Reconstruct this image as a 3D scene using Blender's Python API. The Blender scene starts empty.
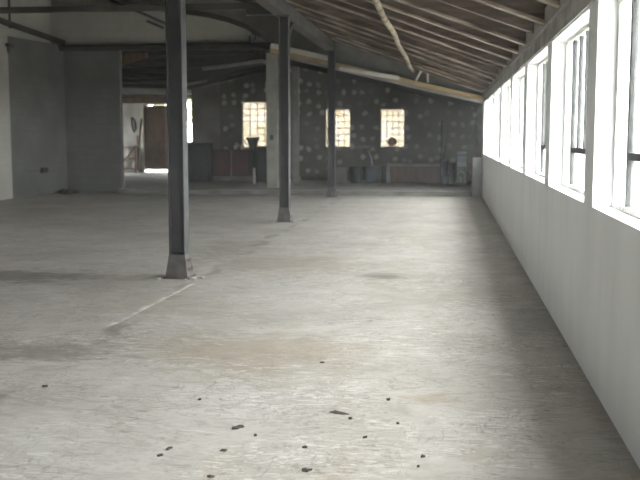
import bpy, bmesh, math, random
from mathutils import Vector, Matrix
random.seed(7)
S = bpy.context.scene
C = S.collection

# ------------------------------------------------------------------ camera
cd = bpy.data.cameras.new('camera'); cam = bpy.data.objects.new('camera', cd); C.objects.link(cam)
cam.location = (0, 0, 1.6)
cam.rotation_euler = (math.radians(90 - 6.183), 0, math.radians(7.493))
cd.sensor_width = 36; cd.lens = 54; cd.clip_start = 0.05; cd.clip_end = 300
cd.dof.use_dof = True; cd.dof.focus_distance = 6.5; cd.dof.aperture_fstop = 3.6
S.camera = cam

# ------------------------------------------------------------------ sky (overcast, brighter overhead)
w = bpy.data.worlds.new('overcast_sky'); S.world = w; w.use_nodes = True
nt = w.node_tree; nt.nodes.clear()
tc = nt.nodes.new('ShaderNodeTexCoord'); sp = nt.nodes.new('ShaderNodeSeparateXYZ')
rmp = nt.nodes.new('ShaderNodeValToRGB'); bg = nt.nodes.new('ShaderNodeBackground'); wo = nt.nodes.new('ShaderNodeOutputWorld')
nt.links.new(tc.outputs['Generated'], sp.inputs[0]); nt.links.new(sp.outputs['Z'], rmp.inputs[0])
nt.links.new(rmp.outputs[0], bg.inputs[0]); nt.links.new(bg.outputs[0], wo.inputs[0])
rmp.color_ramp.elements[0].position = 0.40; rmp.color_ramp.elements[0].color = (.49, .49, .50, 1)
rmp.color_ramp.elements[1].position = 0.95; rmp.color_ramp.elements[1].color = (1, .98, .985, 1)
bg.inputs[1].default_value = 47.5

S.view_settings.view_transform = 'Standard'
S.view_settings.look = 'None'
S.view_settings.gamma = 1
S.view_settings.use_curve_mapping = False
S.view_settings.exposure = 0.0
try:
    S.cycles.use_denoising = True
    S.cycles.max_bounces = 14; S.cycles.diffuse_bounces = 8; S.cycles.transparent_max_bounces = 12
    S.cycles.sample_clamp_indirect = 20
except Exception:
    pass

def portal(name, loc, rot, sx, sy):
    l = bpy.data.lights.new(name, 'AREA'); l.shape = 'RECTANGLE'; l.size = sx; l.size_y = sy
    l.cycles.is_portal = True
    o = bpy.data.objects.new(name, l); o.location = loc; o.rotation_euler = rot; C.objects.link(o)

# ------------------------------------------------------------------ materials
def mat(name, col, rough=.8, col2=None, scale=4, detail=6, spread=(.35, .65), bump=0, bscale=30, metal=0, stretch=(1, 1, 1)):
    m = bpy.data.materials.new(name); m.use_nodes = True
    n = m.node_tree.nodes; L = m.node_tree.links; b = n['Principled BSDF']
    b.inputs['Roughness'].default_value = rough; b.inputs['Metallic'].default_value = metal
    b.inputs['Base Color'].default_value = (*col, 1)
    t = n.new('ShaderNodeTexCoord'); mp = n.new('ShaderNodeMapping'); mp.inputs['Scale'].default_value = stretch
    L.new(t.outputs['Object'], mp.inputs[0])
    if col2:
        x = n.new('ShaderNodeTexNoise'); x.inputs['Scale'].default_value = scale; x.inputs['Detail'].default_value = detail
        L.new(mp.outputs[0], x.inputs['Vector'])
        r = n.new('ShaderNodeValToRGB'); r.color_ramp.elements[0].position = spread[0]; r.color_ramp.elements[1].position = spread[1]
        r.color_ramp.elements[0].color = (*col, 1); r.color_ramp.elements[1].color = (*col2, 1)
        L.new(x.outputs[0], r.inputs[0]); L.new(r.outputs[0], b.inputs['Base Color'])
    if bump:
        y = n.new('ShaderNodeTexNoise'); y.inputs['Scale'].default_value = bscale; y.inputs['Detail'].default_value = 5
        L.new(mp.outputs[0], y.inputs['Vector'])
        q = n.new('ShaderNodeBump'); q.inputs['Strength'].default_value = bump; q.inputs['Distance'].default_value = .02
        L.new(y.outputs[0], q.inputs['Height']); L.new(q.outputs[0], b.inputs['Normal'])
    return m

def nodes_of(m): return m.node_tree.nodes, m.node_tree.links, m.node_tree.nodes['Principled BSDF']

STAINS = [(-1.35, 6.9, .75, .75, (.31, .26, .20), .6), (-1.9, 6.9, .5, .5, (.31, .26, .205), .45), (-.75, 10.9, .28, .22, (.16, .14, .125), .85),
          (-1.9, 11.7, 1.0, .9, (.30, .25, .20), .6), (-4.8, 10.4, .8, .5, (.17, .15, .135), .8), (-3.0, 6.7, .6, .35, (.21, .185, .155), .7),
          (-.07, 5.8, .16, .11, (.33, .25, .17), .6), (-2.6, 8.7, .7, .6, (.36, .31, .25), .4), (.75, 8.6, .22, .8, (.22, .21, .20), .5), (-3.1, 13.6, .45, 1.2, (.24, .21, .18), .5)]
def concrete():
    m = bpy.data.materials.new('concrete_floor'); m.use_nodes = True
    n, L, b = nodes_of(m)
    t = n.new('ShaderNodeTexCoord')
    def noise(sc, det, stretch=(1, 1, 1), dist=0, rough=.6):
        mp = n.new('ShaderNodeMapping'); mp.inputs['Scale'].default_value = stretch
        L.new(t.outputs['Object'], mp.inputs[0])
        x = n.new('ShaderNodeTexNoise'); x.inputs['Scale'].default_value = sc; x.inputs['Detail'].default_value = det
        x.inputs['Distortion'].default_value = dist; x.inputs['Roughness'].default_value = rough
        L.new(mp.outputs[0], x.inputs['Vector']); return x.outputs[0]
    def ramp(src, p0, p1, v0=0, v1=1):
        r = n.new('ShaderNodeMapRange'); r.inputs['From Min'].default_value = p0; r.inputs['From Max'].default_value = p1
        r.inputs['To Min'].default_value = v0; r.inputs['To Max'].default_value = v1
        L.new(src, r.inputs['Value']); return r.outputs[0]
    def mix(fac, a, c):
        x = n.new('ShaderNodeMix'); x.data_type = 'RGBA'; x.blend_type = 'MIX'
        L.new(fac, x.inputs['Factor'])
        if isinstance(a, tuple): x.inputs['A'].default_value = (*a, 1)
        else: L.new(a, x.inputs['A'])
        if isinstance(c, tuple): x.inputs['B'].default_value = (*c, 1)
        else: L.new(c, x.inputs['B'])
        return x.outputs['Result']
    base = mix(ramp(noise(.55, 6, (1, 1, 1), .6), .38, .62), (.37, .346, .313), (.48, .462, .434))
    base = mix(ramp(noise(1.1, 8, (1.6, .8, 1), 1.2), .53, .72, 0, .55), base, (.36, .295, .225))     # brown damp stains
    def times(p, q):
        x = n.new('ShaderNodeMath'); x.operation = 'MULTIPLY'; L.new(p, x.inputs[0]); L.new(q, x.inputs[1]); return x.outputs[0]
    patch_a = ramp(noise(.9, 5, (1, 1, 1), .8), .42, .58, .15, 1); patch_b = ramp(noise(1.4, 5, (1.2, .8, 1), .9), .45, .58, .1, 1)
    base = mix(ramp(noise(3.2, 9, (.7, 1.3, 1), 2.2, .74), .50, .60, 0, .55), base, (.305, .272, .235))           # smudges
    base = mix(times(ramp(noise(7, 9, (.5, 1.5, 1), 2.6, .74), .51, .58, 0, .8), patch_a), base, (.62, .61, .59))  # pale scuffs
    base = mix(times(ramp(noise(11, 9, (.45, 1.6, 1), 3.0, .76), .535, .59, 0, .85), patch_b), base, (.20, .182, .162))   # dark scratches
    base = mix(times(ramp(noise(9, 9, (1.5, .4, 1), 3.0, .76), .55, .60, 0, .7), patch_a), base, (.23, .21, .19))
    base = mix(times(ramp(noise(26, 6, (1, 1, 1), 1, .7), .57, .64, 0, .7), patch_b), base, (.17, .16, .15))   # specks
    # single stains, each with its own place and outline
    edge_n = noise(3.2, 9, (.7, 1.4, 1), 1.8, .7)
    for sx, sy, rx, ry, colr, st in STAINS:
        mp = n.new('ShaderNodeMapping'); mp.vector_type = 'TEXTURE'
        mp.inputs['Location'].default_value = (sx, sy, 0); mp.inputs['Scale'].default_value = (rx, ry, 1e4)
        L.new(t.outputs['Object'], mp.inputs[0])
        ln = n.new('ShaderNodeVectorMath'); ln.operation = 'LENGTH'; L.new(mp.outputs[0], ln.inputs[0])
        ad = n.new('ShaderNodeMath'); ad.operation = 'MULTIPLY_ADD'; ad.inputs[1].default_value = 4.5
        L.new(edge_n, ad.inputs[0]); L.new(ln.outputs['Value'], ad.inputs[2])
        base = mix(ramp(ad.outputs[0], 2.75, 3.5, st, 0), base, colr)
    # the long joint beside the columns
    s = n.new('ShaderNodeSeparateXYZ'); L.new(t.outputs['Object'], s.inputs[0])
    wob = ramp(noise(1.3, 4), 0, 1, -.25, .25)
    a = n.new('ShaderNodeMath'); a.operation = 'ADD'; L.new(s.outputs['X'], a.inputs[0]); L.new(wob, a.inputs[1])
    a2 = n.new('ShaderNodeMath'); a2.operation = 'ADD'; L.new(a.outputs[0], a2.inputs[0]); a2.inputs[1].default_value = 2.72
    ab = n.new('ShaderNodeMath'); ab.operation = 'ABSOLUTE'; L.new(a2.outputs[0], ab.inputs[0])
    line = ramp(ab.outputs[0], .03, .10, .6, 0)
    mul = n.new('ShaderNodeMath'); mul.operation = 'MULTIPLY'; L.new(line, mul.inputs[0]); L.new(ramp(noise(1.6, 4), .45, .6), mul.inputs[1])
    base = mix(mul.outputs[0], base, (.17, .15, .125))
    L.new(base, b.inputs['Base Color'])
    b.inputs['Roughness'].default_value = .62
    L.new(ramp(noise(3, 6), .3, .7, .48, .75), b.inputs['Roughness'])
    q = n.new('ShaderNodeBump'); q.inputs['Strength'].default_value = .25; q.inputs['Distance'].default_value = .012
    L.new(noise(14, 8), q.inputs['Height']); L.new(q.outputs[0], b.inputs['Normal'])
    return m

def blockwall(name, col, mortar, paintvar, bw=.44, bh=.215, dabs=None):
    """painted block work; dabs = colour of the adhesive spots left on it"""
    m = mat(name, col, .85, paintvar, 1.2, 7, (.38, .66), .15, 40)
    n, L, b = nodes_of(m)
    src = b.inputs['Base Color'].links[0].from_socket
    t = n.new('ShaderNodeTexCoord'); s = n.new('ShaderNodeSeparateXYZ'); L.new(t.outputs['Object'], s.inputs[0])
    ad = n.new('ShaderNodeMath'); ad.operation = 'ADD'; L.new(s.outputs['X'], ad.inputs[0]); L.new(s.outputs['Y'], ad.inputs[1])
    cb = n.new('ShaderNodeCombineXYZ'); L.new(ad.outputs[0], cb.inputs[0]); L.new(s.outputs['Z'], cb.inputs[1])
    br = n.new('ShaderNodeTexBrick'); br.inputs['Scale'].default_value = 1
    br.inputs['Brick Width'].default_value = bw; br.inputs['Row Height'].default_value = bh; br.inputs['Mortar Size'].default_value = .008
    br.inputs['Color1'].default_value = (0, 0, 0, 1); br.inputs['Color2'].default_value = (.12, .12, .12, 1); br.inputs['Mortar'].default_value = (1, 1, 1, 1)
    L.new(cb.outputs[0], br.inputs['Vector'])
    x = n.new('ShaderNodeMix'); x.data_type = 'RGBA'; L.new(br.outputs['Color'], x.inputs['Factor']); L.new(src, x.inputs['A'])
    x.inputs['B'].default_value = (*mortar, 1); out = x.outputs['Result']
    if dabs:
        vo = n.new('ShaderNodeTexVoronoi'); vo.voronoi_dimensions = '2D'; vo.inputs['Scale'].default_value = 2.75; vo.inputs['Randomness'].default_value = .62
        L.new(cb.outputs[0], vo.inputs['Vector'])
        ns = n.new('ShaderNodeTexNoise'); ns.inputs['Scale'].default_value = 6; ns.inputs['Detail'].default_value = 4; L.new(cb.outputs[0], ns.inputs['Vector'])
        m1 = n.new('ShaderNodeMath'); m1.operation = 'MULTIPLY_ADD'; m1.inputs[1].default_value = .5; L.new(ns.outputs[0], m1.inputs[0]); L.new(vo.outputs['Distance'], m1.inputs[2])
        mr = n.new('ShaderNodeMapRange'); mr.inputs['From Min'].default_value = .40; mr.inputs['From Max'].default_value = .54
        mr.inputs['To Min'].default_value = .9; mr.inputs['To Max'].default_value = 0; L.new(m1.outputs[0], mr.inputs['Value'])
        # not every dab survived
        n2 = n.new('ShaderNodeMapRange'); n2.inputs['From Min'].default_value = .05; n2.inputs['From Max'].default_value = .55
        sc = n.new('ShaderNodeSeparateColor'); L.new(vo.outputs['Color'], sc.inputs[0]); L.new(sc.outputs[0], n2.inputs['Value'])
        mm = n.new('ShaderNodeMath'); mm.operation = 'MULTIPLY'; L.new(mr.outputs[0], mm.inputs[0]); L.new(n2.outputs[0], mm.inputs[1])
        y = n.new('ShaderNodeMix'); y.data_type = 'RGBA'; L.new(mm.outputs[0], y.inputs['Factor']); L.new(out, y.inputs['A'])
        y.inputs['B'].default_value = (*dabs, 1); out = y.outputs['Result']
    L.new(out, b.inputs['Base Color'])
    return m

def glass(name, tint=(.95, .97, .95), dirt=.05):
    m = bpy.data.materials.new(name); m.use_nodes = True
    n = m.node_tree.nodes; L = m.node_tree.links; n.clear()
    o = n.new('ShaderNodeOutputMaterial'); tr = n.new('ShaderNodeBsdfTransparent'); gl = n.new('ShaderNodeBsdfGlossy'); df = n.new('ShaderNodeBsdfTranslucent')
    tr.inputs[0].default_value = (*tint, 1); gl.inputs['Roughness'].default_value = .03; df.inputs[0].default_value = (.7, .72, .7, 1)
    lw = n.new('ShaderNodeLayerWeight'); lw.inputs[0].default_value = .5
    pw = n.new('ShaderNodeMath'); pw.operation = 'POWER'; pw.inputs[1].default_value = 5; L.new(lw.outputs['Facing'], pw.inputs[0])
    fr = n.new('ShaderNodeMath'); fr.operation = 'MULTIPLY_ADD'; fr.inputs[1].default_value = .5; fr.inputs[2].default_value = .02; L.new(pw.outputs[0], fr.inputs[0])
    a = n.new('ShaderNodeMixShader'); a.inputs[0].default_value = dirt; b = n.new('ShaderNodeMixShader')
    L.new(tr.outputs[0], a.inputs[1]); L.new(df.outputs[0], a.inputs[2])
    L.new(fr.outputs[0], b.inputs[0]); L.new(a.outputs[0], b.inputs[1]); L.new(gl.outputs[0], b.inputs[2]); L.new(b.outputs[0], o.inputs[0])
    return m

def glassblock(name, col):
    m = bpy.data.materials.new(name); m.use_nodes = True
    n = m.node_tree.nodes; L = m.node_tree.links; n.clear()
    o = n.new('ShaderNodeOutputMaterial'); tl = n.new('ShaderNodeBsdfTranslucent'); gl = n.new('ShaderNodeBsdfGlossy'); gl.inputs['Roughness'].default_value = .2
    ns = n.new('ShaderNodeTexNoise'); ns.inputs['Scale'].default_value = 2.2; ns.inputs['Detail'].default_value = 2
    t = n.new('ShaderNodeTexCoord'); L.new(t.outputs['Object'], ns.inputs['Vector'])
    r = n.new('ShaderNodeValToRGB'); r.color_ramp.elements[0].position = .35; r.color_ramp.elements[1].position = .65
    r.color_ramp.elements[0].color = (col[0] * .97, col[1] * .92, col[2] * .82, 1); r.color_ramp.elements[1].color = (*col, 1)
    L.new(ns.outputs[0], r.inputs[0]); L.new(r.outputs[0], tl.inputs[0])
    a = n.new('ShaderNodeMixShader'); a.inputs[0].default_value = .05
    L.new(tl.outputs[0], a.inputs[1]); L.new(gl.outputs[0], a.inputs[2]); L.new(a.outputs[0], o.inputs[0])
    return m

M = {}
M['floor'] = concrete()
M['floor_rear'] = mat('rear_concrete', (.30, .29, .275), .7, (.42, .405, .385), 2, 8, (.35, .65), .2)
M['white_wall'] = mat('white_limewash', (.86, .87, .875), .8, (.78, .79, .80), 2.2, 8, (.4, .75), .25, 22, stretch=(1, 1, .35))
M['grey_block'] = blockwall('grey_painted_block', (.145, .145, .132), (.11, .11, .102), (.105, .104, .096))
M['pale_block'] = blockwall('pale_painted_block', (.44, .43, .39), (.36, .35, .32), (.37, .36, .325))
M['dark_dab'] = blockwall('dark_block_with_dabs', (.20, .19, .17), (.16, .15, .135), (.13, .122, .11), dabs=(.50, .485, .44))
M['plaster'] = mat('old_plaster', (.30, .28, .25), .9, (.19, .17, .15), 1.5, 6, (.35, .65), .3, 20)
M['fascia'] = mat('dirty_fascia', (.40, .39, .365), .9, (.24, .23, .21), 3, 8, (.35, .65), .4, 25)
M['floor_edge'] = mat('dark_concrete_edge', (.14, .135, .125), .9, (.22, .21, .20), 3, 6)
M['wheel_wood'] = mat('wheel_wood', (.34, .21, .13), .7, (.24, .145, .09), 8)
M['grey_dust'] = mat('dusty_grey_board', (.12, .117, .11), .9, (.17, .165, .155), 2.5, 6)
M['dim_white'] = mat('dirty_white_timber', (.33, .32, .295), .85, (.24, .23, .21), 3, 6)
M['pale_plaster'] = mat('whitewashed_plaster', (.55, .54, .51), .9, (.36, .34, .31), 1.5, 6, (.35, .65), .3, 20)
M['rafter'] = mat('weathered_rafter', (.095, .07, .056), .85, (.20, .155, .12), 3, 8, (.45, .75), .4, 30, stretch=(.4, 3, 3))
M['lit_strip'] = mat('lit_underside', (.36, .305, .245), .9, (.12, .09, .072), 2.6, 8, (.40, .58), .4, 25, stretch=(.5, 2, 2))  # pale colour stands in for rafter undersides lit by floor bounce
_n = M['lit_strip'].node_tree; _g = _n.nodes.new('ShaderNodeNewGeometry')
_n.links.new(_g.outputs['Position'], next(q for q in _n.nodes if q.type == 'MAPPING').inputs[0])
M['deck'] = mat('roof_boards', (.06, .044, .036), .9, (.10, .072, .058), 2, 8, (.35, .7), .4, 25, stretch=(.5, 5, 1))
M['dark_deck'] = mat('dark_boards', (.018, .017, .016), .9, (.036, .033, .03), 2, 6, (.35, .7), .3, 25)  # nearly black boards of the low rear roof
M['dark_wood'] = mat('dark_timber', (.04, .037, .034), .85, (.075, .065, .055), 3, 6, (.35, .7), .3, 25)
M['purlin'] = mat('peeling_pole', (.34, .29, .21), .9, (.13, .10, .075), 4, 6, (.40, .62), .5, 12)
M['plate'] = mat('dusty_wall_plate', (.27, .255, .24), .9, (.19, .175, .16), 4, 7, (.35, .7), .5, 25)
M['yellow_wood'] = mat('yellowed_timber', (.46, .34, .18), .7, (.30, .20, .105), 1.6, 6, (.35, .75), .2, 20, stretch=(1, 1, 4))
M['pale_wood'] = mat('pale_board', (.62, .60, .54), .75, (.46, .43, .37), 2, 6, (.4, .8), .2, 20)
M['brown_wood'] = mat('brown_wood', (.17, .098, .064), .7, (.085, .05, .035), 5, 6, (.35, .7), .3, 30, stretch=(4, 4, .6))
M['steel'] = mat('painted_steel', (.034, .036, .041), .65, (.055, .051, .05), 5, 7, (.4, .75), .2, 40, metal=.15)
M['shoe'] = mat('scuffed_steel_shoe', (.06, .052, .050), .7, (.115, .105, .10), 9, 7, (.4, .7), .3, 40)
M['rust'] = mat('rusty_bolt', (.10, .07, .055), .7, (.18, .12, .08), 20, 4)
M['frame'] = mat('window_steel', (.022, .024, .026), .65, (.045, .045, .045), 12, 4)
M['frame_white'] = mat('flaking_white_frame', (.72, .72, .69), .7, (.45, .45, .43), 14, 6, (.42, .7), .3, 30)
M['glass'] = glass('window_glass')
M['block_glass'] = glassblock('yellowed_glass_block', (.31, .30, .275))
M['mortar'] = mat('mortar', (.60, .55, .46), .9, (.5, .45, .38), 8)
M['white_paint'] = mat('worn_white_paint', (.56, .54, .50), .85, (.36, .34, .31), 7, 6, (.40, .56))
M['debris'] = mat('dark_debris', (.045, .04, .035), .9, (.085, .07, .055), 20)
M['chip'] = mat('concrete_chip', (.60, .57, .52), .9, (.42, .40, .37), 18, 4)
M['maroon'] = mat('maroon_panel', (.11, .018, .03), .6, (.06, .018, .024), 3)
M['black'] = mat('black_paint', (.022, .023, .027), .6, (.035, .036, .042), 4)
M['blue_plastic'] = mat('blue_grey_plastic', (.10, .125, .17), .5, (.07, .09, .125), 4)
M['dark_plastic'] = mat('dark_plastic', (.045, .05, .058), .5, (.065, .07, .078), 5)
M['sheet'] = mat('galvanised_sheet', (.52, .53, .535), .5, (.42, .43, .43), 6, 5, metal=.2)
M['blue_panel'] = mat('pale_blue_panel', (.32, .38, .52), .4, (.25, .30, .43), 6)
M['white_panel'] = mat('white_panel', (.60, .63, .68), .4, (.5, .53, .58), 6)
M['green_panel'] = mat('mottled_green_panel', (.42, .48, .42), .5, (.12, .17, .13), 14, 4, (.42, .58))
M['fabric'] = mat('white_sacking', (.60, .57, .54), .9, (.46, .43, .40), 8)
M['leaf'] = mat('leaf', (.10, .135, .018), .6, (.15, .16, .03), 3)
M['bark'] = mat('bark', (.10, .075, .055), .9, (.16, .125, .09), 8)
M['ground'] = mat('yard_ground', (.19, .19, .165), .95, (.25, .245, .225), .6, 6)

# ------------------------------------------------------------------ mesh helpers
def box(bm, x0, x1, y0, y1, z0, z1):
    v = [bm.verts.new((x, y, z)) for x in (x0, x1) for y in (y0, y1) for z in (z0, z1)]
    for f in ((0, 1, 3, 2), (4, 6, 7, 5), (0, 4, 5, 1), (2, 3, 7, 6), (0, 2, 6, 4), (1, 5, 7, 3)):
        bm.faces.new([v[i] for i in f])
def hexa(bm, b4, t4):
    b = [bm.verts.new(p) for p in b4]; t = [bm.verts.new(p) for p in t4]
    bm.faces.new(b[::-1]); bm.faces.new(t)
    for i in range(4): bm.faces.new((b[i], b[(i + 1) % 4], t[(i + 1) % 4], t[i]))
def prism_y(bm, pts, y0, y1):
    a = [bm.verts.new((p[0], y0, p[1])) for p in pts]; b = [bm.verts.new((p[0], y1, p[1])) for p in pts]
    bm.faces.new(a); bm.faces.new(b[::-1])
    n = len(pts)
    for i in range(n): bm.faces.new((a[(i + 1) % n], a[i], b[i], b[(i + 1) % n]))
def bar(bm, p0, p1, w, h, up=(0, 0, 1)):
    """rectangular bar, w across and h along 'up'"""
    p0 = Vector(p0); p1 = Vector(p1); d = (p1 - p0).normalized(); u = Vector(up)
    s = d.cross(u)
    if s.length < 1e-4: s = d.cross(Vector((1, 0, 0)))
    s.normalize(); u = s.cross(d).normalized()
    q = [(-1, -1), (1, -1), (1, 1), (-1, 1)]
    hexa(bm, [p0 + s * a * w / 2 + u * b * h / 2 for a, b in q], [p1 + s * a * w / 2 + u * b * h / 2 for a, b in q])
def tube(bm, pts, r, seg=8, r1=None):
    pts = [Vector(p) for p in pts]; rings = []
    n = len(pts)
    for i, p in enumerate(pts):
        d = (pts[min(i + 1, n - 1)] - pts[max(i - 1, 0)]).normalized()
        a = Vector((0, 0, 1)) if abs(d.z) < .9 else Vector((1, 0, 0))
        s = d.cross(a).normalized(); u = s.cross(d).normalized()
        rr = r if r1 is None else r + (r1 - r) * i / (n - 1)
        rings.append([bm.verts.new(p + (s * math.cos(k * 2 * math.pi / seg) + u * math.sin(k * 2 * math.pi / seg)) * rr) for k in range(seg)])
    for a, b in zip(rings, rings[1:]):
        for k in range(seg): bm.faces.new((a[k], a[(k + 1) % seg], b[(k + 1) % seg], b[k]))
    bm.faces.new(rings[0][::-1]); bm.faces.new(rings[-1])
def lathe(bm, prof, cx=0, cy=0, seg=20):
    rings = [[bm.verts.new((cx + r * math.cos(k * 2 * math.pi / seg), cy + r * math.sin(k * 2 * math.pi / seg), z)) for k in range(seg)] for r, z in prof]
    for a, b in zip(rings, rings[1:]):
        for k in range(seg): bm.faces.new((a[k], a[(k + 1) % seg], b[(k + 1) % seg], b[k]))
    bm.faces.new(rings[0][::-1]); bm.faces.new(rings[-1])
def lump(bm, c, sx, sy, sz, seed=0, sub=2):
    rnd = random.Random(seed)
    r = bmesh.ops.create_icosphere(bm, subdivisions=sub, radius=1)
    for v in r['verts']:
        k = rnd.uniform(.75, 1.1)
        v.co = Vector((c[0] + v.co.x * sx * k, c[1] + v.co.y * sy * k, c[2] + v.co.z * sz * k))

def obj(name, bm, m, parent=None, bevel=0, smooth=False, loc=None):
    bmesh.ops.recalc_face_normals(bm, faces=bm.faces)
    if smooth:
        for f in bm.faces: f.smooth = True
    me = bpy.data.meshes.new(name); bm.to_mesh(me); bm.free()
    me.materials.append(M[m])
    o = bpy.data.objects.new(name, me); C.objects.link(o)
    if parent: o.parent = parent
    if loc: o.location = loc
    if bevel:
        b = o.modifiers.new('bevel', 'BEVEL'); b.width = bevel; b.segments = 2; b.limit_method = 'ANGLE'
    return o
def B(*boxes):
    bm = bmesh.new()
    for b in boxes: box(bm, *b)
    return bm
def thing(name, label, cat, loc=(0, 0, 0), rz=0, group=None):
    o = bpy.data.objects.new(name, None); C.objects.link(o); o.location = loc; o.rotation_euler = (0, 0, rz)
    o.empty_display_size = .2
    o['label'] = label; o['category'] = cat
    if group: o['group'] = group
    return o
def tag(o, label, cat, group=None):
    o['label'] = label; o['category'] = cat
    if group: o['group'] = group
    return o
def struct(o): o['kind'] = 'structure'; return o
def dup(root, loc, label, rz=None, group=None):
    r = root.copy(); C.objects.link(r); r.location = loc; r['label'] = label
    if rz is not None: r.rotation_euler = (0, 0, rz)
    if group: r['group'] = group
    for ch in list(root.children):
        c = ch.copy(); C.objects.link(c); c.parent = r
        for g in list(ch.children):
            d = g.copy(); C.objects.link(d); d.parent = c
    return r

# ------------------------------------------------------------------ structure
XW = .945                                    # inner face of the window wall
PITCH, OPEN = 2.72, 2.32
JAMB = [6.42 + PITCH * k for k in range(-3, 8)]  # far jamb of every window of the long wall
SILL, HEAD = 1.14, 2.46
XO = 1.16                                    # outer face of the window wall
YF = 32.0                                    # dark far wall
YB = 38.0                                    # wall with the door

struct(obj('floor', B((-14.6, 1.3, -6.4, 38.6, -.2, 0)), 'floor'))
bm = bmesh.new()
pts = [(-9.08, 25.8), (XW, 25.8), (XW, YF), (-8.6, YF), (-8.6, YB), (-14.2, YB), (-14.2, 26.36), (-9.08, 26.36)]
a = [bm.verts.new((x, y, 0)) for x, y in pts]; b = [bm.verts.new((x, y, .13)) for x, y in pts]
bm.faces.new(a[::-1]); bm.faces.new(b)
for i in range(len(pts)): bm.faces.new((a[i], a[(i + 1) % len(pts)], b[(i + 1) % len(pts)], b[i]))
struct(obj('floor_rear', bm, 'floor_rear'))
struct(obj('ground', B((-60, 60, -60, 110, -.5, -.25)), 'ground'))

# long white wall with its row of openings
bm = B((XW, XO, -6.2, 26.3, 0, SILL), (XW, XO, -6.2, 26.3, HEAD, 2.62))
e = -6.2
for y in JAMB:
    box(bm, XW, XO, e, y - OPEN, SILL, HEAD); e = y
box(bm, XW, XO, e, 26.3, SILL, HEAD)
struct(obj('wall_right', bm, 'white_wall'))
struct(obj('trim_1', B((XW - .05, XO, -6.2, 25.7, 2.625, 2.80)), 'plate', bevel=.01))
struct(obj('trim_4', B((XW - .018, XW, -6.2, 25.7, HEAD + .015, 2.625)), 'fascia'))
struct(obj('trim_5', B((-9.08, XW - .27, 25.765, 25.80, 0, .125)), 'floor_edge'))  # separate dark board added over the step front, darker than the floor top
struct(obj('wall_right.001', B((XW, XO, 26.3, YF + .2, 0, 2.75)), 'dark_dab'))

# roof of the main hall
def zroof(x): return 2.68 + .36 * (.9 - x)       # underside of the rafters
RD = .22                                         # rafter depth
def zdeck(x): return zroof(x) + RD
bm = bmesh.new()
prism_y(bm, [(1.48, zdeck(1.48)), (-7.2, zdeck(-7.2)), (-11.5, zdeck(-7.2)), (-11.5, zdeck(-7.2) + .1), (-7.2, zdeck(-7.2) + .1), (1.48, zdeck(1.48) + .1)], -6.4, 26.4)
struct(obj('ceiling', bm, 'deck'))
ZR = zdeck(-7.2)
# hall walls out of view or to the left
struct(obj('wall_back', B((-11.5, 1.25, -6.4, -6.2, 0, ZR + .1)), 'pale_block'))
FILL_LWIN = [(3.0, 4.2), (8.0, 9.2), (13.0, 14.2)]  # openings for unseen added windows that brighten the white wall
bm = B((-11.3, -11.06, -6.2, 23.45, 0, 1.3), (-11.3, -11.06, -6.2, 23.45, 2.3, 4.12), (-11.3, -11.06, -6.2, 26.42, 4.12, ZR + .02)); e = -6.2
for y0, y1 in FILL_LWIN: box(bm, -11.3, -11.06, e, y0, 1.3, 2.3); e = y1
box(bm, -11.3, -11.06, e, 23.45, 1.3, 2.3)
struct(obj('wall_left', bm, 'pale_block'))
bm = bmesh.new(); hexa(bm, [(-11.07, 23.45, 0), (-10.68, 26.15, 0), (-11.3, 26.15, 0), (-11.3, 23.45, 0)], [(-11.07, 23.45, 4.12), (-10.68, 26.15, 4.12), (-11.3, 26.15, 4.12), (-11.3, 23.45, 4.12)])
struct(obj('wall_left.001', bm, 'grey_block'))
struct(obj('wall_rear.003', B((-11.3, -9.08, 26.15, 26.36, 0, 3.98)), 'grey_block'))
# pale gable with the curved top
arch = [(-3.9, 3.45), (-4.584, 3.92), (-5.036, 4.237), (-5.435, 4.5), (-5.95, 4.69), (-6.509, 4.827), (-7.267, 4.95), (-8.2, 5.06), (-9.2, 5.12), (-11.1, 5.16)]
ga = [p for p in arch if p[1] > 3.97]
bm = bmesh.new(); prism_y(bm, [(-4.66, 3.97)] + ga + [(-11.1, 3.97)], 26.15, 26.30)
struct(obj('wall_rear', bm, 'pale_block'))
bm = bmesh.new(); prism_y(bm, [(-4.2, 3.9), (-3.0, zdeck(-3.0) + .05), (-7.2, ZR + .05), (-11.3, ZR + .05), (-11.3, 3.97), (-4.6, 3.97)], 26.30, 26.4)
struct(obj('wall_rear.001', bm, 'plaster'))
# grey board infill over the lower roof at the end of the main bay
def zann(x): return 2.52 + .235 * (XW - x)      # underside of the lower roof at its front
bm = bmesh.new(); prism_y(bm, [(XW + .1, zann(XW + .1) + .1), (XW + .1, zdeck(XW + .1) + .05), (-4.6, zdeck(-4.6) + .05), (-4.6, zann(-4.6) + .1)], 25.74, 25.85)
struct(obj('wall_rear.002', bm, 'grey_dust'))

# low roof behind: one folded surface
gx = [1.3, -5.4, -8.6, -14.4]
gz = {26.0: [zann(1.3), zann(-5.4), 3.99, 3.99], 32.3: [zann(1.3) - .06, zann(-5.4) - .06, 3.17, 3.42], 38.4: [zann(1.3), 3.6, 3.20, 3.22]}
bm = bmesh.new(); lay = []
for dz in (.04, .12):
    lay.append([[bm.verts.new((x, y, gz[y][i] + dz)) for i, x in enumerate(gx)] for y in (25.86, 32.3, 38.4)] if False else
               [[bm.verts.new((x, (25.86 if y == 26.0 else y), gz[y][i] + dz)) for i, x in enumerate(gx)] for y in (26.0, 32.3, 38.4)])
for l in lay:
    for j in range(2):
        for i in range(3):
            if j == 1 and i < 2: continue
            bm.faces.new((l[j][i], l[j][i + 1], l[j + 1][i + 1], l[j + 1][i]))
edge = [(0, i) for i in range(4)] + [(1, 3), (2, 3), (2, 2), (1, 2), (1, 1), (1, 0)]
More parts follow.
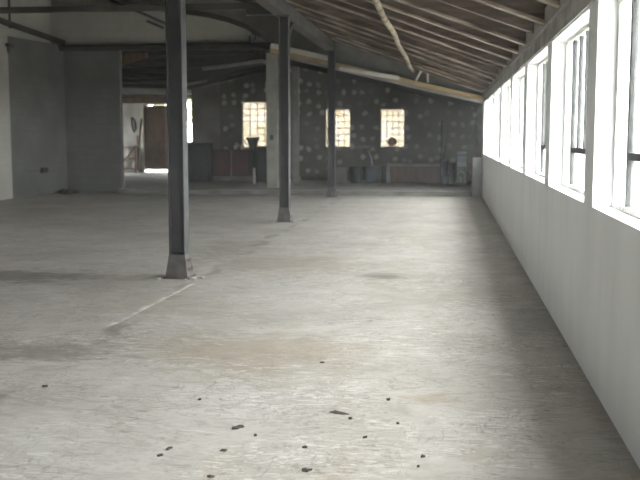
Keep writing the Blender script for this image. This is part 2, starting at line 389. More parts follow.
for k in range(len(edge)):
    p, q = edge[k], edge[(k + 1) % len(edge)]
    bm.faces.new((lay[0][p[0]][p[1]], lay[0][q[0]][q[1]], lay[1][q[0]][q[1]], lay[1][p[0]][p[1]]))
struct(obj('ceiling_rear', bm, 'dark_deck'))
def zrear(x, y):
    ys = [26.0, 32.3, 38.4]
    j = 0 if y < 32.3 else 1; t = (y - ys[j]) / (ys[j + 1] - ys[j])
    for i in range(3):
        if gx[i + 1] <= x <= gx[i]:
            u = (gx[i] - x) / (gx[i] - gx[i + 1])
            za = gz[ys[j]][i] * (1 - u) + gz[ys[j]][i + 1] * u; zb = gz[ys[j + 1]][i] * (1 - u) + gz[ys[j + 1]][i + 1] * u
            return za * (1 - t) + zb * t + .04
# dark far wall with three glass block windows
WB = [(-6.86, -5.86, 1.22, 2.74), (-4.02, -3.20, 1.24, 2.49), (-2.18, -1.40, 1.24, 2.49)]
bm = bmesh.new(); e = -7.62
for x0, x1, z0, z1 in WB:
    prism_y(bm, [(e, 0), (x0, 0), (x0, zann(x0)), (e, min(zann(-5.4), 3.45) if e < -7 else zann(e))], YF, YF + .25)
    box(bm, x0, x1, YF, YF + .25, 0, z0); box(bm, x0, x1, YF, YF + .25, z1, zann(x0) - .02)
    e = x1
prism_y(bm, [(e, 0), (XW + .3, 0), (XW + .3, zann(XW + .3)), (e, zann(e))], YF, YF + .25)
struct(obj('wall_far', bm, 'dark_dab'))
bm = bmesh.new(); prism_y(bm, [(-8.6, 0), (-7.62, 0), (-7.62, 3.47), (-8.6, 3.22)], YF, YF + .25)
struct(obj('wall_far.001', bm, 'plaster'))
struct(obj('wall_far.002', B((-8.6, -8.4, YF + .25, YB + .3, 0, 3.3)), 'plaster'))
# back wall with the door and a tall window
DX0, DX1, WX0, WX1 = -12.22, -10.98, -10.86, -10.02
bm = B((-14.4, DX0, YB, YB + .35, 0, 3.3), (DX0, DX1, YB, YB + .35, 2.86, 3.3), (DX1, WX0, YB, YB + .35, 0, 3.3),
       (WX0, WX1, YB, YB + .35, 0, 1.32), (WX0, WX1, YB, YB + .35, 3.14, 3.3), (WX1, -8.6, YB, YB + .35, 0, 3.3), (DX0, DX1, YB, YB + .35, 0, .13))
for sx, x in ((1, DX0), (-1, DX1)):              # rounded upper corners of the doorway
    for i in range(6):
        a0 = i * math.pi / 12; a1 = (i + 1) * math.pi / 12; r = .22
        prism_y(bm, [(x, 2.86), (x + sx * r * (1 - math.cos(a0)), 2.86 - r + r * math.sin(a0)), (x + sx * r * (1 - math.cos(a1)), 2.86 - r + r * math.sin(a1))], YB, YB + .35)
struct(obj('wall_far_left', bm, 'pale_plaster'))
struct(obj('wall_far_left.001', B((-14.4, -14.2, 26.36, 35.4, 0, 4.2), (-14.4, -14.2, 36.8, YB + .35, 0, 4.2), (-14.4, -14.2, 35.4, 36.8, 0, 1.2), (-14.4, -14.2, 35.4, 36.8, 2.5, 4.2), (-14.4, -11.3, 26.15, 26.36, 0, 4.2)), 'plaster'))  # with an opening for the unseen window added to light the door corner
struct(obj('trim_2', B((-14.2, -10.98, YB - .22, YB - .02, 2.92, 3.19)), 'brown_wood'))

# thin scattering haze added in the hall to grey its far end
hz = bpy.data.materials.new('added_haze'); hz.use_nodes = True
hz.node_tree.nodes.clear()
_o = hz.node_tree.nodes.new('ShaderNodeOutputMaterial'); _v = hz.node_tree.nodes.new('ShaderNodeVolumeScatter')
_v.inputs['Density'].default_value = .0021; _v.inputs['Anisotropy'].default_value = .2; _v.inputs['Color'].default_value = (1, 1, 1, 1)
hz.node_tree.links.new(_v.outputs[0], _o.inputs['Volume']); M['haze'] = hz
hzo = obj('haze', B((-14.3, 1.15, -6.3, YB + .2, -.1, 5.85)), 'haze'); hzo['kind'] = 'structure'

# ------------------------------------------------------------------ windows of the long wall
def window(i, y1):
    y0 = y1 - OPEN; X = 1.10
    fr = struct(obj('window_%d' % i, B((X - .03, X + .05, y0, y1, SILL, SILL + .03), (X - .03, X + .03, y0, y1, HEAD - .03, HEAD),
                                       (X - .03, X + .03, y0, y0 + .05, SILL + .03, HEAD - .03), (X - .03, X + .03, y1 - .05, y1, SILL + .03, HEAD - .03)), 'frame_white'))
    obj('transom', B((X - .02, X + .03, y0 + .05, y1 - OPEN / 6, 1.455, 1.50)), 'frame', fr)
    n = 6
    for k in range(1, n):
        y = y1 - OPEN * k / n; hw = .028 if k == 1 else .016
        obj('muntin', B((X - .015, X + .025, y - hw, y + hw, 1.50, HEAD - .03)), 'frame', fr)
        if k in (1, 5): obj('lower_muntin', B((X - .015, X + .025, y - hw, y + hw, SILL + .03, 1.455)), 'frame', fr)
    obj('pane', B((X + .004, X + .010, y0 + .04, y1 - .04, SILL + .02, HEAD - .02)), 'glass', fr)
    portal('sky_portal', (XO + .02, (y0 + y1) / 2, (SILL + HEAD) / 2), (0, math.radians(90), 0), HEAD - SILL, OPEN)
for i, y in enumerate(JAMB): window(i + 1, y)

# glass block windows of the far wall
for i, (x0, x1, z0, z1) in enumerate(WB):
    nx = 4; nz = 7 if i == 0 else 6
    bm = bmesh.new(); t = .012
    for k in range(nx + 1):
        x = x0 + (x1 - x0) * k / nx; box(bm, max(x0, x - t / 2), min(x1, x + t / 2), YF + .13, YF + .19, z0, z1)
    for k in range(nz + 1):
        z = z0 + (z1 - z0) * k / nz; box(bm, x0, x1, YF + .131, YF + .189, max(z0, z - t / 2), min(z1, z + t / 2))
    fr = struct(obj('window_%d' % (len(JAMB) + 1 + i), bm, 'mortar'))
    obj('glass_blocks', B((x0, x1, YF + .15, YF + .17, z0, z1)), 'block_glass', fr)
# unseen windows added in the left walls to brighten white wall and door corner
WN = len(JAMB) + 5
for i, (x, y0, y1, z0, z1) in enumerate([(-11.2, a, b, 1.3, 2.3) for a, b in FILL_LWIN] + [(-14.32, 35.4, 36.8, 1.2, 2.5)]):
    fr = struct(obj('window_%d' % (WN + i), B((x - .03, x + .03, y0, y1, z0, z0 + .05), (x - .03, x + .03, y0, y1, z1 - .05, z1), (x - .03, x + .03, y0, y0 + .05, z0 + .05, z1 - .05),
        (x - .03, x + .03, y1 - .05, y1, z0 + .05, z1 - .05), (x - .02, x + .02, (y0 + y1) / 2 - .02, (y0 + y1) / 2 + .02, z0 + .05, z1 - .05)), 'frame_white'))
    obj('pane', B((x - .003, x + .003, y0 + .04, y1 - .04, z0 + .04, z1 - .04)), 'glass', fr)
    portal('sky_portal', (x - .12, (y0 + y1) / 2, (z0 + z1) / 2), (0, math.radians(-90), 0), z1 - z0, y1 - y0)
# tall window beside the door
fr = struct(obj('window_%d' % (len(JAMB) + 4), B((WX0, WX1, YB + .1, YB + .16, 1.32, 1.38), (WX0, WX1, YB + .1, YB + .16, 3.08, 3.14),
        (WX0, WX0 + .05, YB + .1, YB + .16, 1.38, 3.08), (WX1 - .05, WX1, YB + .1, YB + .16, 1.38, 3.08), (WX0 + .05, WX1 - .05, YB + .1, YB + .16, 1.93, 1.99)), 'frame_white'))
obj('pane', B((WX0 + .04, WX1 - .04, YB + .125, YB + .132, 1.36, 3.1)), 'glass', fr)
portal('sky_portal', ((WX0 + WX1) / 2, YB + .36, 2.23), (math.radians(-90), 0, 0), WX1 - WX0, 1.8)
# slatted door, a gap of daylight under and over it
dr = struct(obj('door_1', B(*[(DX0 + .002 + k * .1236, DX0 + .002 + k * .1236 + .114, YB + .07, YB + .10, .24, 2.82) for k in range(10)]), 'brown_wood'))
obj('architrave', B((DX0 - .13, DX0, YB - .03, YB, .13, 2.98), (DX0, DX1, YB - .03, YB, 2.86, 2.98)), 'pale_wood', dr)
obj('backing_board', B((DX0 + .002, DX1 - .002, YB + .10, YB + .12, .24, 2.82)), 'dark_wood', dr)
for z in (.75, 1.30, 2.2): obj('rail', B((DX0 + .03, DX1 - .03, YB + .03, YB + .07, z, z + .12)), 'brown_wood', dr)
portal('sky_portal', ((DX0 + DX1) / 2, YB + .38, 1.5), (math.radians(-90), 0, 0), DX1 - DX0, 2.8)

# ------------------------------------------------------------------ roof timbers
LR = 'weathered brown roof rafter sloping down to the plate above the white window wall'
sl = math.atan(.36)
def rafter_mesh():
    bm = bmesh.new()
    x0, x1 = .93, -3.15
    hexa(bm, [(x0, -.05, zroof(x0)), (x0, .05, zroof(x0)), (x1, .05, zroof(x1)), (x1, -.05, zroof(x1))],
         [(x0, -.05, zdeck(x0) - .005), (x0, .05, zdeck(x0) - .005), (x1, .05, zdeck(x1) - .005), (x1, -.05, zdeck(x1) - .005)])
    return bm
r0 = tag(obj('rafter', rafter_mesh(), 'rafter', bevel=.006), LR, 'rafter', 'rafters of the main roof')
r0.location = (0, 7.1, 0)
bm = bmesh.new()
hexa(bm, [(.90, -.075, zroof(.90) - .03), (.90, .075, zroof(.90) - .03), (-2.93, .075, zroof(-2.93) - .03), (-2.93, -.075, zroof(-2.93) - .03)],
     [(.90, -.075, zroof(.90)), (.90, .075, zroof(.90)), (-2.93, .075, zroof(-2.93)), (-2.93, -.075, zroof(-2.93))])
lit_strip = obj('lit_strip', bm, 'lit_strip', r0)  # strip added under the rafter, its bounce light put into the colour
for k in range(1, 16):
    r = r0.copy(); C.objects.link(r); r.location = (0, 7.1 + 1.16 * k + random.uniform(-.12, .12), 0)
    if r.location.y > 25.6: bpy.data.objects.remove(r); continue
    r.rotation_euler = (0, 0, random.uniform(-.006, .006))
    if k not in (3, 8, 12): l2 = lit_strip.copy(); C.objects.link(l2); l2.parent = r
# round pole under the rafters
bm = bmesh.new(); tube(bm, [(-.88 + .015 * math.sin(y * 1.3), y, zroof(-.88) - .085 + .006 * math.sin(y * 2.1)) for y in [6 + .7 * k for k in range(28)]], .042, 10)
tag(obj('purlin_pole', bm, 'purlin', smooth=True), 'pale peeling pole running lengthwise under the brown rafters', 'beam')
# dark valley beam over the columns
tag(obj('valley_beam', B((-3.17, -2.95, 2.0, 25.72, 3.80, zroof(-2.95) - .01)), 'dark_wood', bevel=.01), 'dark lengthwise beam carried on the tops of the steel columns', 'beam')
# front edge of the low roof
bm = bmesh.new(); hexa(bm, [(.93, 25.55, zann(.93) - .02), (.93, 25.70, zann(.93) - .02), (-4.70, 25.70, zann(-4.7) - .02), (-4.70, 25.55, zann(-4.7) - .02)],
     [(.93, 25.55, zann(.93) + .10), (.93, 25.70, zann(.93) + .10), (-4.70, 25.70, zann(-4.7) + .10), (-4.70, 25.55, zann(-4.7) + .10)])
tag(obj('sloping_beam', bm, 'yellow_wood', bevel=.008), 'yellowed sloping timber at the front of the low rear roof', 'beam')
bm = bmesh.new(); hexa(bm, [(.93, 25.50, zann(.93) - .10), (.93, 25.72, zann(.93) - .10), (-4.70, 25.72, zann(-4.7) - .10), (-4.70, 25.50, zann(-4.7) - .10)],
     [(.93, 25.50, zann(.93) - .03), (.93, 25.72, zann(.93) - .03), (-4.70, 25.72, zann(-4.7) - .03), (-4.70, 25.50, zann(-4.7) - .03)])
tag(obj('sloping_plate', bm, 'plate', bevel=.006), 'grey sloping board directly below the yellowed timber', 'beam')
bm = bmesh.new(); bar(bm, (-4.66, 25.45, 3.985), (-3.12, 25.45, 3.63), .06, .125)
tag(obj('batten', bm, 'pale_wood'), 'white sloping board passing behind the second column near its top', 'board')
bm = bmesh.new(); hexa(bm, [(-2.82, 25.34, 3.32), (-2.82, 25.49, 3.32), (-1.26, 25.49, 3.055), (-1.26, 25.34, 3.055)],
     [(-2.82, 25.34, 3.40), (-2.82, 25.49, 3.40), (-1.26, 25.49, 3.16), (-1.26, 25.34, 3.15)])
tag(obj('plank', bm, 'pale_wood'), 'loose white plank lying along the yellowed timber beside the farthest column', 'board')
# header over the opening and the dark rib along the arched gable
tag(obj('header_beam', B((-11.05, -3.1, 25.90, 26.14, 3.95, 4.11)), 'dark_wood', bevel=.01), 'long dark level beam under the pale curved gable wall', 'beam')
bm = bmesh.new()
for p, q in zip(arch[2:-1], arch[3:-1]): bar(bm, (p[0], 26.0, p[1] + .05), (q[0] - .0, 26.0, q[1] + .05), .2, .13)
tag(obj('arch_rib', bm, 'dark_wood'), 'dark curved rib following the top of the pale gable wall', 'beam')
t = thing('tie_beam', 'dark level tie running left from the second column top', 'beam', (-7, 17.76, 3.98))
obj('chord', B((-4.05, 3.86, -.05, .05, -.05, .06)), 'dark_wood', t)
obj('web_plate', B((3.3, 3.9, -.06, .06, -.16, -.05)), 'steel', t)
bm = bmesh.new(); tube(bm, [(-7.83, 22, 4.75), (-7.1, 22, 4.45), (-6.2, 22, 4.07)], .035, 8); 
tag(obj('brace_rod', bm, 'steel', smooth=True), 'thin dark rod slanting down across the pale gable wall', 'rod')
bm = bmesh.new(); tube(bm, [(-6.95, 22, 4.26), (-6.9, 22, 4.24), (-6.55, 22, 4.09)], .03, 8)
tag(obj('brace_rod', bm, 'steel', smooth=True), 'short dark rod just below the longer slanting one', 'rod')
bm = bmesh.new(); tube(bm, [(-5.35, 26.1, 4.05), (-5.35, 26.05, 4.3), (-5.3, 26.0, 4.36), (-5.2, 26.0, 4.33), (-5.18, 26.0, 4.22), (-5.26, 26.0, 4.16)], .025, 8)
tag(obj('wall_hook', bm, 'steel', smooth=True), 'small dark curled hook on the pale gable wall beside the arch end', 'hook')
# knee brace on the second column
for y0, lab in ((17.76, 'dark slanting brace between the second column top and the lengthwise beam'),):
    bm = bmesh.new(); bar(bm, (-3.05, y0 + .12, 3.2), (-3.05, y0 + 1.1, 3.79), .09, .09)
    tag(obj('knee_brace', bm, 'dark_wood'), lab, 'brace')
# white pipe bits among the rafters
bm = bmesh.new(); tube(bm, [(-1.76, 20.45, 3.70), (-1.70, 20.45, 3.80), (-1.64, 20.45, 3.84), (-1.5, 20.45, 3.82), (-1.2, 20.45, 3.72)], .022, 8)
tag(obj('conduit', bm, 'pale_wood', smooth=True), 'bent white pipe hanging under the rafters left of the pale pole', 'pipe')
bm = bmesh.new(); bar(bm, (-.62, 25.38, 3.40), (-.83, 25.38, 3.02), .04, .05); bar(bm, (-.52, 25.38, 3.38), (-.51, 25.38, 2.98), .04, .05); bar(bm, (-.64, 25.38, 3.385), (-.5, 25.38, 3.385), .04, .04)
tag(obj('bracket', bm, 'pale_wood'), 'white A shaped bracket standing on the sloping yellowed timber', 'bracket')
# joists of the low roof
LJ = 'dark roof joist crossing the low roof behind the cross wall'
for k in range(6):
    y = 27.0 + .94 * k
    bm = bmesh.new()
    for x0, x1 in ((-5.4, -8.6), (-8.6, -14.1)):
        bar(bm, (x0, y, zrear(x0, y) - .07), (x1, y, zrear(x1, y) - .07), .09, .13)
    tag(obj('joist', bm, 'dark_wood'), LJ, 'joist', 'joists of the low roof')
bm = bmesh.new(); tube(bm, [(-7.05, 27.5, 3.53), (-6.4, 27.5, 3.60), (-5.3, 27.5, 3.74), (-4.9, 27.5, 3.56)], .055, 8)
tag(obj('loose_pole', bm, 'plate', smooth=True), 'pale grey pole hung under the dark low roof left of the white post', 'pole')
bm = bmesh.new(); bar(bm, (-8.55, 29, 3.05), (-7.3, 29, 3.28), .05, .06)
tag(obj('loose_batten', bm, 'plate'), 'short grey batten under the dark low roof just left of the nearest column', 'board')
bm = bmesh.new(); prism_y(bm, [(-9.2, 3.94), (-9.2, 3.56), (-8.42, 3.82), (-8.42, 3.94)], 26.6, 26.66)
tag(obj('hanging_board', bm, 'brown_wood'), 'brownish board with slanted lower edge hung above the opening', 'board')

# ------------------------------------------------------------------ columns
def column(y, label):
    t = thing('steel_column', label, 'column', (-3.0, y, 0))
    bm = B((-.09, -.076, -.10, .10, .02, 3.78), (.076, .09, -.10, .10, .02, 3.78), (-.076, .076, -.045, -.033, .02, 3.78))
    obj('shaft', bm, 'steel', t, bevel=.002)
    bm = bmesh.new()
    hexa(bm, [(-.128, -.15, .012), (.135, -.15, .012), (.135, .15, .012), (-.128, .15, .012)], [(-.093, -.104, .27), (.093, -.104, .27), (.093, .104, .27), (-.093, .104, .27)])
    sh = obj('base_shoe', bm, 'shoe', t, bevel=.004)
    for z, yy in ((.10, -.05), (.20, -.04), (.10, .06), (.20, .05)):
        bm = bmesh.new(); xs = .135 - .042 * (z - .012) / .258
        tube(bm, [(xs - .004, yy, z), (xs + .018, yy, z + .003)], .016, 6)
        obj('bolt', bm, 'rust', sh)
    obj('base_plate', B((-.15, .155, -.17, .17, 0, .012)), 'shoe', t, bevel=.003)
    obj('cap_plate', B((-.12, .12, -.12, .12, 3.78, 3.80)), 'steel', t)
    return t
column(10.54, 'dark steel column nearest the camera, standing on a flared base shoe')
column(17.76, 'middle dark steel column, standing between the nearest and the farthest column')
column(25.12, 'farthest dark steel column, standing in front of the middle glass block window')
def chips(spots, label, grp):
    for i, (x, y, s) in enumerate(spots):
        bm = bmesh.new(); lump(bm, (0, 0, s * .32), s, s * .8, s * .4, i, 1)
        o = tag(obj('concrete_chip', bm, 'chip', loc=(x, y, 0)), label, 'rubble', grp)
chips([(-2.80, 10.36, .05), (-2.73, 10.50, .035), (-2.87, 10.30, .03), (-3.19, 10.35, .03)], 'pale concrete chip on the floor at the foot of the nearest column', 'chips by the nearest column')
chips([(-2.79, 17.55, .06), (-2.70, 17.45, .04), (-2.76, 17.85, .07), (-3.25, 17.6, .04)], 'pale concrete chip on the floor at the foot of the middle column', 'chips by the middle column')
chips([(-2.62, 23.4, .07)], 'pale concrete chip alone on the floor just right of the farthest column', None)

# ------------------------------------------------------------------ floor marks and litter
bm = bmesh.new(); n = 40; prev = None
for k in range(n + 1):
    y = 7.62 + (10.13 - 7.62) * k / n; x = -2.82 + .086 * k / n
    a = bm.verts.new((x - .022 - random.uniform(0, .012), y, .003)); b = bm.verts.new((x + .022 + random.uniform(0, .012), y, .003))
    if prev: bm.faces.new((prev[0], prev[1], b, a))
    prev = (a, b)
o = obj('floor_stripe', bm, 'white_paint'); so = o.modifiers.new('solid', 'SOLIDIFY'); so.thickness = .002; so.offset = -1
tag(o, 'worn white painted stripe on the floor in front of the nearest column', 'stripe')
LL = [(-1.125, 5.045, .045, .9), (-1.107, 4.655, .025, .3), (-1.086, 4.279, .022, .1), (-1.395, 4.649, .026, 1.2), (-1.408, 4.538, .02, 1.3), (-2.533, 5.737, .02, 0), (-.649, 4.419, .035, .4),
      (-.999, 4.919, .018, 0), (-1.47, 5.569, .018, .8), (-.704, 4.756, .022, .5), (-.524, 5.295, .02, 1.1), (-.856, 6.617, .022, .3), (-.334, 5.718, .022, 2),
      (-.097, 4.695, .022, 1), (-.249, 5.235, .018, .2), (-.411, 4.961, .016, 1), (-.117, 4.545, .014, 0)]
def flake(s, seed):
    rnd = random.Random(seed); bm = bmesh.new(); k = 9
    ring = [(s * rnd.uniform(.35, 1.2) * math.cos(i * 2 * math.pi / k), s * .75 * rnd.uniform(.35, 1.2) * math.sin(i * 2 * math.pi / k)) for i in range(k)]
    c = bm.verts.new((0, 0, .012)); c2 = bm.verts.new((0, 0, .001))
    a = [bm.verts.new((x, y, .001 + .012 * rnd.random())) for x, y in ring]; b = [bm.verts.new((x * .97, y * .97, .0005)) for x, y in ring]
    for i in range(k):
        j = (i + 1) % k
        bm.faces.new((c, a[i], a[j])); bm.faces.new((c2, b[j], b[i])); bm.faces.new((a[i], b[i], b[j], a[j]))
    return bm
for i, (x, y, s, r) in enumerate(LL):
    o = obj('dark_flake', flake(s * .88, i), 'debris', loc=(x, y, 0)); o.rotation_euler = (0, 0, r)
    tag(o, 'small dark crumb of dirt lying on the pale concrete floor', 'debris', 'dark crumbs on the floor')
o = obj('dark_sliver', flake(.075, 77), 'debris', loc=(-.605, 5.404, 0)); o.rotation_euler = (0, 0, -.35); o.scale = (1, .45, 1)
tag(o, 'long dark sliver lying on the pale floor, largest of the crumbs near centre', 'debris')

# ------------------------------------------------------------------ left side details
RAIL = bmesh.new(); bar(RAIL, (-11.0, 20.0, 4.62), (-11.0, 23.4, 4.42), .08, .13); bar(RAIL, (-11.0, 23.4, 4.42), (-10.64, 26.08, 4.19), .08, .13)
tag(obj('wall_rail', RAIL, 'dark_wood'), 'dark level rail along the left wall above head height', 'rail')
bm = bmesh.new(); tube(bm, [(-11.03, 23.55, 4.32), (-11.03, 23.55, 5.55)], .03, 8)
tag(obj('wall_pipe', bm, 'steel', smooth=True), 'thin upright dark pipe on the left wall above the rail', 'pipe')
bm = B((-11.058, -10.95, 23.3, 23.62, 3.84, 3.92), (-11.058, -11.03, 23.4, 23.5, 3.70, 3.84))
tag(obj('wall_bracket', bm, 'steel'), 'small dark bracket on the left wall just below the rail', 'bracket')
bm = B((-10.69, -9.08, 26.13, 26.15, 1.36, 1.39)); bar(bm, (-11.065, 23.46, 1.375), (-10.68, 26.14, 1.375), .02, .03)
struct(obj('trim_3', bm, 'grey_block'))
t = thing('wall_socket', 'small dark broken socket box low on the grey left wall', 'socket', (-10.86, 24.95, .68), rz=-math.atan(.39 / 2.7))
obj('box', B((0, .05, -.16, .16, -.07, .07)), 'black', t); obj('cable', B((0, .012, -.7, -.16, -.012, .004)), 'black', t)
bm = bmesh.new()
for i in range(7): lump(bm, (-10.42 + random.uniform(-.1, .15), 25.6 + random.uniform(-.2, .2), .05), .14, .14, .10, i, 1)
o = tag(obj('rubble_heap', bm, 'debris'), 'dark heap of rubble on the floor against the grey left wall', 'rubble')
# white post under the ridge and the grey post behind
t = thing('white_post', 'white square timber post standing left of the middle column', 'post', (-4.91, 27, .13))
obj('shaft', B((-.155, .155, -.12, .12, 0, zrear(-4.91, 27) - .14)), 'dim_white', t, bevel=.01); obj('switch_box', B((-.05, .05, -.16, -.12, 1.36, 1.50)), 'dark_plastic', t)
tag(obj('grey_post', B((-.09, .09, -.09, .09, 0, 3.55)), 'plate', bevel=.008, loc=(-4.55, 29, .13)), 'slim grey post just right of the middle column, against the dark far area', 'post')
tag(obj('stake', B((-5.93, -5.86, 29.2, 29.25, .13, .62)), 'pale_wood'), 'short white stake standing on the rear floor beside the white post', 'stake')

# ------------------------------------------------------------------ things along the far wall, left
t = thing('steel_cabinet', 'black upright cabinet left of the maroon counter', 'cabinet', (-8.08, 30.5, .13))
obj('body', B((-.52, .5, -.25, .25, .06, 1.22)), 'black', t, bevel=.01); obj('plinth', B((-.48, .46, -.22, .22, 0, .06)), 'black', t)
obj('top_board', B((-.54, .52, -.27, .27, 1.22, 1.25)), 'dark_plastic', t)
for x in (-.5, 0): obj('door', B((x, x + .48, -.268, -.25, .1, 1.19)), 'black', t, bevel=.004)
for x in (-.06, .06): obj('handle', B((x - .01, x + .01, -.29, -.268, .6, .75)), 'steel', t)
t = thing('counter', 'long low maroon counter under the left glass block window', 'counter', (-6.95, 31.2, .13))
obj('body', B((-.70, .80, -.16, .24, .16, 1.0)), 'black', t); obj('top', B((-.72, .82, -.22, .26, 1.0, 1.03)), 'brown_wood', t, bevel=.005)
for x in (-.68, -.03): obj('front_panel', B((x, x + .57, -.2, -.16, .2, .98)), 'maroon', t, bevel=.006)
obj('kickboard', B((-.66, .74, -.12, .2, 0, .16)), 'plate', t); obj('end_post', B((.58, .66, -.2, -.16, .16, 1.0)), 'black', t)
obj('end_post', B((-.10, -.05, -.2, -.16, .16, 1.0)), 'plate', t)
t = thing('dark_crate', 'dark crate at the right end of the maroon counter', 'crate', (-5.89, 30.9, .13))
obj('body', B((-.2, .2, -.25, .25, 0, 1.1)), 'black', t, bevel=.01); obj('lid', B((-.22, .22, -.27, .27, 1.1, 1.15)), 'brown_wood', t)
t = thing('pot', 'dark flared pot standing on the maroon counter before the window', 'pot', (-6.33, 31.2, 1.16))
bm = bmesh.new(); lathe(bm, [(.10, 0), (.13, .02), (.12, .1), (.17, .26), (.22, .36), (.225, .40), (.2, .40), (.16, .28)]); obj('bowl', bm, 'dark_plastic', t, smooth=True)
bm = bmesh.new(); tube(bm, [(-.2, 0, .34), (-.28, 0, .30), (-.26, 0, .2), (-.14, 0, .16)], .015, 6); obj('handle', bm, 'dark_plastic', t, smooth=True)
for x, lab in ((-6.92, 'small pale tin on the maroon counter, the left of two'), (-6.68, 'small pale tin on the maroon counter, the right of two')):
    bm = bmesh.new(); lathe(bm, [(.055, 0), (.06, .01), (.06, .1), (.045, .12), (.045, .14)], seg=14)
    tag(obj('tin', bm, 'pale_wood', smooth=True, loc=(x, 31.2, 1.16)), lab, 'tin')

# clutter beside the door
t = thing('wooden_rack', 'brown open wooden rack by the far doorway on the left', 'rack', (-12.74, 37.5, .13))
for x in (-.36, .36):
    for y in (-.16, .16): obj('leg', B((x - .03, x + .03, y - .03, y + .03, 0, 1.5 if y > 0 else 1.1)), 'brown_wood', t)
for z in (.12, .55, 1.0): obj('shelf', B((-.36, .36, -.19, .19, z, z + .035)), 'brown_wood', t)
bm = bmesh.new(); bar(bm, (-.33, -.2, .2), (.33, -.2, .98), .02, .06); obj('brace', bm, 'brown_wood', t)
for x, z, h, lab in ((-12.82, .285, .2, 'pale sack on the lowest shelf of the brown rack, left one'), (-12.45, .285, .17, 'pale sack on the lowest shelf of the brown rack, right one'), (-12.7, .715, .22, 'pale sack on the middle shelf of the brown rack')):
    bm = bmesh.new(); lump(bm, (0, 0, h * .9), .13, .12, h, int(z * 99 + x), 2)
    tag(obj('sack', bm, 'fabric', smooth=True, loc=(x, 37.5, z + .0)), lab, 'sack')
bm = bmesh.new(); bar(bm, (-12.29, 37.2, .15), (-12.29, 37.93, 2.3), .12, .03, (1, 0, 0))
tag(obj('leaning_board', bm, 'brown_wood'), 'brown board leaning on the whitewashed wall left of the far door', 'board')
bm = bmesh.new(); tube(bm, [(-12.72, 37.97, 2.35), (-12.70, 37.95, 2.0), (-12.62, 37.95, 1.75), (-12.55, 37.95, 1.9), (-12.58, 37.95, 2.2), (-12.68, 37.96, 2.35)], .03, 8)
tag(obj('hanging_hose', bm, 'dark_plastic', smooth=True), 'dark loop of hose hung on the whitewashed wall above the rack', 'hose')

# ------------------------------------------------------------------ things along the far wall, right
t = thing('wheel', 'round brown wooden wheel on the sill of the rightmost glass block window', 'wheel', (-1.80, 32.04, 1.40))
bm = bmesh.new()
R, r, n, k = .125, .035, 24, 8
ring = [[bm.verts.new(((R + r * math.cos(b * 2 * math.pi / k)) * math.cos(a * 2 * math.pi / n), r * math.sin(b * 2 * math.pi / k), (R + r * math.cos(b * 2 * math.pi / k)) * math.sin(a * 2 * math.pi / n))) for b in range(k)] for a in range(n)]
for a in range(n):
    for b in range(k): bm.faces.new((ring[a][b], ring[(a + 1) % n][b], ring[(a + 1) % n][(b + 1) % k], ring[a][(b + 1) % k]))
obj('rim', bm, 'wheel_wood', t, smooth=True)
bm = bmesh.new(); tube(bm, [(0, -.03, 0), (0, .03, 0)], .05, 14); obj('hub', bm, 'yellow_wood', t)
bm = bmesh.new(); tube(bm, [(0, -.008, 0), (0, .008, 0)], .115, 20); obj('web', bm, 'wheel_wood', t)

t = thing('pale_crate', 'low pale grey crate right behind the farthest column', 'crate', (-3.32, 30.2, .13))
obj('body', B((-.2, .2, -.18, .18, 0, .40)), 'plate', t, bevel=.008); obj('lid', B((-.24, .24, -.22, .22, .40, .47)), 'plate', t, bevel=.008)
def tub(x, w, mname, label):
    t = thing('tub', label, 'tub', (x, 30.2, .13))
    bm = bmesh.new(); lathe(bm, [(w * .82, 0), (w * .84, .01), (w * .97, .48), (w * .97, .5), (w * .9, .5), (w * .88, .46)], seg=24); obj('body', bm, mname, t, smooth=True)
    bm = bmesh.new(); lathe(bm, [(w * .985, .47), (w * 1.04, .48), (w * 1.04, .52), (w * .99, .53)], seg=24); obj('rim', bm, mname, t, smooth=True)
    for s in (-1, 1):
        bm = bmesh.new(); tube(bm, [(-.07, s * w * .96, .40), (-.06, s * (w + .04), .40), (.06, s * (w + .04), .40), (.07, s * w * .96, .40)], .012, 6); obj('handle', bm, 'black', t)
    return t
tub(-2.83, .20, 'dark_plastic', 'dark round tub left of the blue grey tub')
tub(-2.34, .23, 'blue_plastic', 'blue grey round tub, largest of the tubs by the far wall')
tub(-1.95, .08, 'dark_plastic', 'narrow dark tub between the blue grey tub and the bench')
bm = bmesh.new(); tube(bm, [(-2.30, 30.2, .60), (-2.38, 30.5, .95), (-2.5, 30.8, 1.15)], .02, 8)
tag(obj('stick', bm, 'pale_wood', smooth=True), 'pale stick standing in the blue grey tub', 'stick')

t = thing('workbench', 'long brown panelled bench with a pale top against the far wall', 'bench', (-1.02, 30.3, .13))
obj('top', B((-.82, .82, -.32, .32, .53, .63)), 'dim_white', t, bevel=.008)
obj('side_panel', B((-.82, -.72, -.30, .30, 0, .53)), 'dim_white', t); obj('side_panel', B((.74, .82, -.30, .30, 0, .53)), 'brown_wood', t)
obj('front_panel', B((-.70, .0, -.27, -.24, .02, .50)), 'brown_wood', t, bevel=.005); obj('front_panel', B((.02, .72, -.27, -.24, .02, .50)), 'brown_wood', t, bevel=.005)
obj('back_panel', B((-.72, .74, .26, .28, 0, .53)), 'brown_wood', t); obj('batten', B((-.03, .05, -.29, -.27, .02, .52)), 'brown_wood', t)
bm = bmesh.new(); lathe(bm, [(.05, 0), (.06, .02), (.055, .09), (.06, .1)], seg=14)
tag(obj('jar', bm, 'fabric', smooth=True, loc=(-1.13, 30.3, .762)), 'small pale jar standing on the pale topped bench', 'jar')

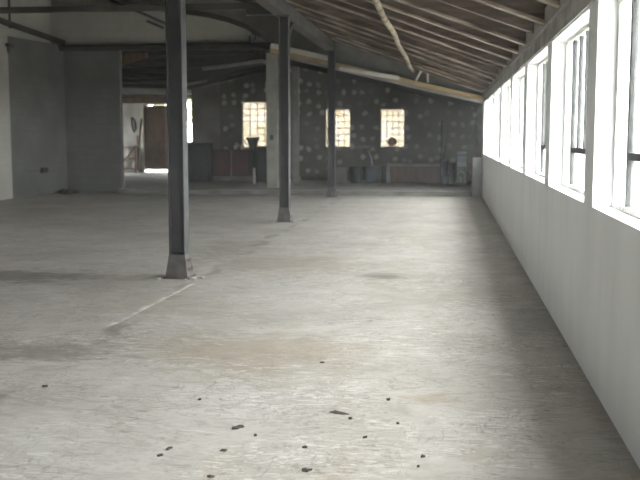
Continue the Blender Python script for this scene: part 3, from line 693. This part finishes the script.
def drum(x, label, h=.72):
    t = thing('drum', label, 'drum', (x, 29.7, .13))
    bm = bmesh.new(); lathe(bm, [(.095, 0), (.10, .01), (.10, h * .33), (.105, h * .34), (.105, h * .37), (.10, h * .38), (.10, h * .66), (.105, h * .67), (.105, h * .70), (.10, h * .71), (.10, h - .01), (.095, h)], seg=20)
    obj('body', bm, 'dark_plastic', t, smooth=True)
    bm = bmesh.new(); lathe(bm, [(.07, h), (.07, h + .02), (.03, h + .025)], seg=16); obj('cap', bm, 'sheet', t)
drum(-.06, 'dark drum beside the bench, left of the pair', .72)
drum(.17, 'dark drum beside the blue and white cabinet, right of the pair', .66)
bm = bmesh.new(); bar(bm, (-.20, 30.8, .14), (.06, 31.9, 2.05), .05, .05)
tag(obj('leaning_pole', bm, 'dark_wood'), 'dark pole leaning on the far wall above the drums', 'pole')
bm = bmesh.new(); tube(bm, [(-.17, 31.9, .14), (-.17, 31.92, 2.1)], .03, 8)
tag(obj('upright_pole', bm, 'dark_wood', smooth=True), 'dark upright pole against the far wall behind the drums', 'pole')
t = thing('display_cabinet', 'narrow upright cabinet with a blue and white front near the window wall', 'cabinet', (.46, 29.7, .13))
obj('body', B((-.17, .17, -.18, .2, 0, 1.03)), 'dark_plastic', t, bevel=.008)
obj('header_panel', B((-.15, .15, -.195, -.18, .92, 1.01)), 'white_panel', t); obj('upper_panel', B((-.14, .14, -.195, -.18, .70, .88)), 'blue_panel', t)
obj('middle_panel', B((-.14, .14, -.195, -.18, .54, .69)), 'white_panel', t); obj('lower_panel', B((-.14, .14, -.195, -.18, .06, .52)), 'green_panel', t)
obj('handle', B((.145, .16, -.22, -.18, .4, .6)), 'sheet', t)
# corrugated sheet at the end of the white wall
bm = bmesh.new(); n = 28; f = []; bk = []
for k in range(n + 1):
    x = .675 + .262 * k / n; y = 25.66 + .016 * math.cos(k * math.pi / 2)
    f.append((bm.verts.new((x, y, 0)), bm.verts.new((x, y, 1.04)))); bk.append((bm.verts.new((x, y + .012, 0)), bm.verts.new((x, y + .012, 1.04))))
for k in range(n):
    bm.faces.new((f[k][0], f[k + 1][0], f[k + 1][1], f[k][1])); bm.faces.new((bk[k + 1][0], bk[k][0], bk[k][1], bk[k + 1][1]))
    bm.faces.new((f[k][1], f[k + 1][1], bk[k + 1][1], bk[k][1])); bm.faces.new((f[k + 1][0], f[k][0], bk[k][0], bk[k + 1][0]))
for k in (0, n): bm.faces.new((f[k][0], f[k][1], bk[k][1], bk[k][0]))
tag(obj('corrugated_sheet', bm, 'sheet'), 'grey corrugated sheet standing at the far end of the white wall', 'sheet')

# ------------------------------------------------------------------ tree seen through the tall window
t = thing('tree', 'yellow green tree outside the tall narrow window', 'tree', (-12.75, 46, -.25))
bm = bmesh.new(); tube(bm, [(0, 0, 0), (.05, 0, 1.5), (0, .1, 3)], .16, 10, .09); obj('trunk', bm, 'bark', t, smooth=True)
bm = bmesh.new(); rnd = random.Random(3)
for i in range(1800):
    d = Vector((rnd.gauss(0, 1), rnd.gauss(0, 1), rnd.gauss(0, .8))).normalized() * rnd.uniform(.5, 1) ** .5
    c = Vector((d.x * 1.7, d.y * 1.7, 3.9 + d.z * 1.5)); a = Vector((rnd.gauss(0, 1), rnd.gauss(0, 1), rnd.gauss(0, 1))).normalized(); b = a.orthogonal().normalized()
    bm.faces.new([bm.verts.new(c + a * p + b * q) for p, q in ((-.16, 0), (0, -.07), (.16, 0), (0, .07))])
obj('foliage', bm, 'leaf', t)
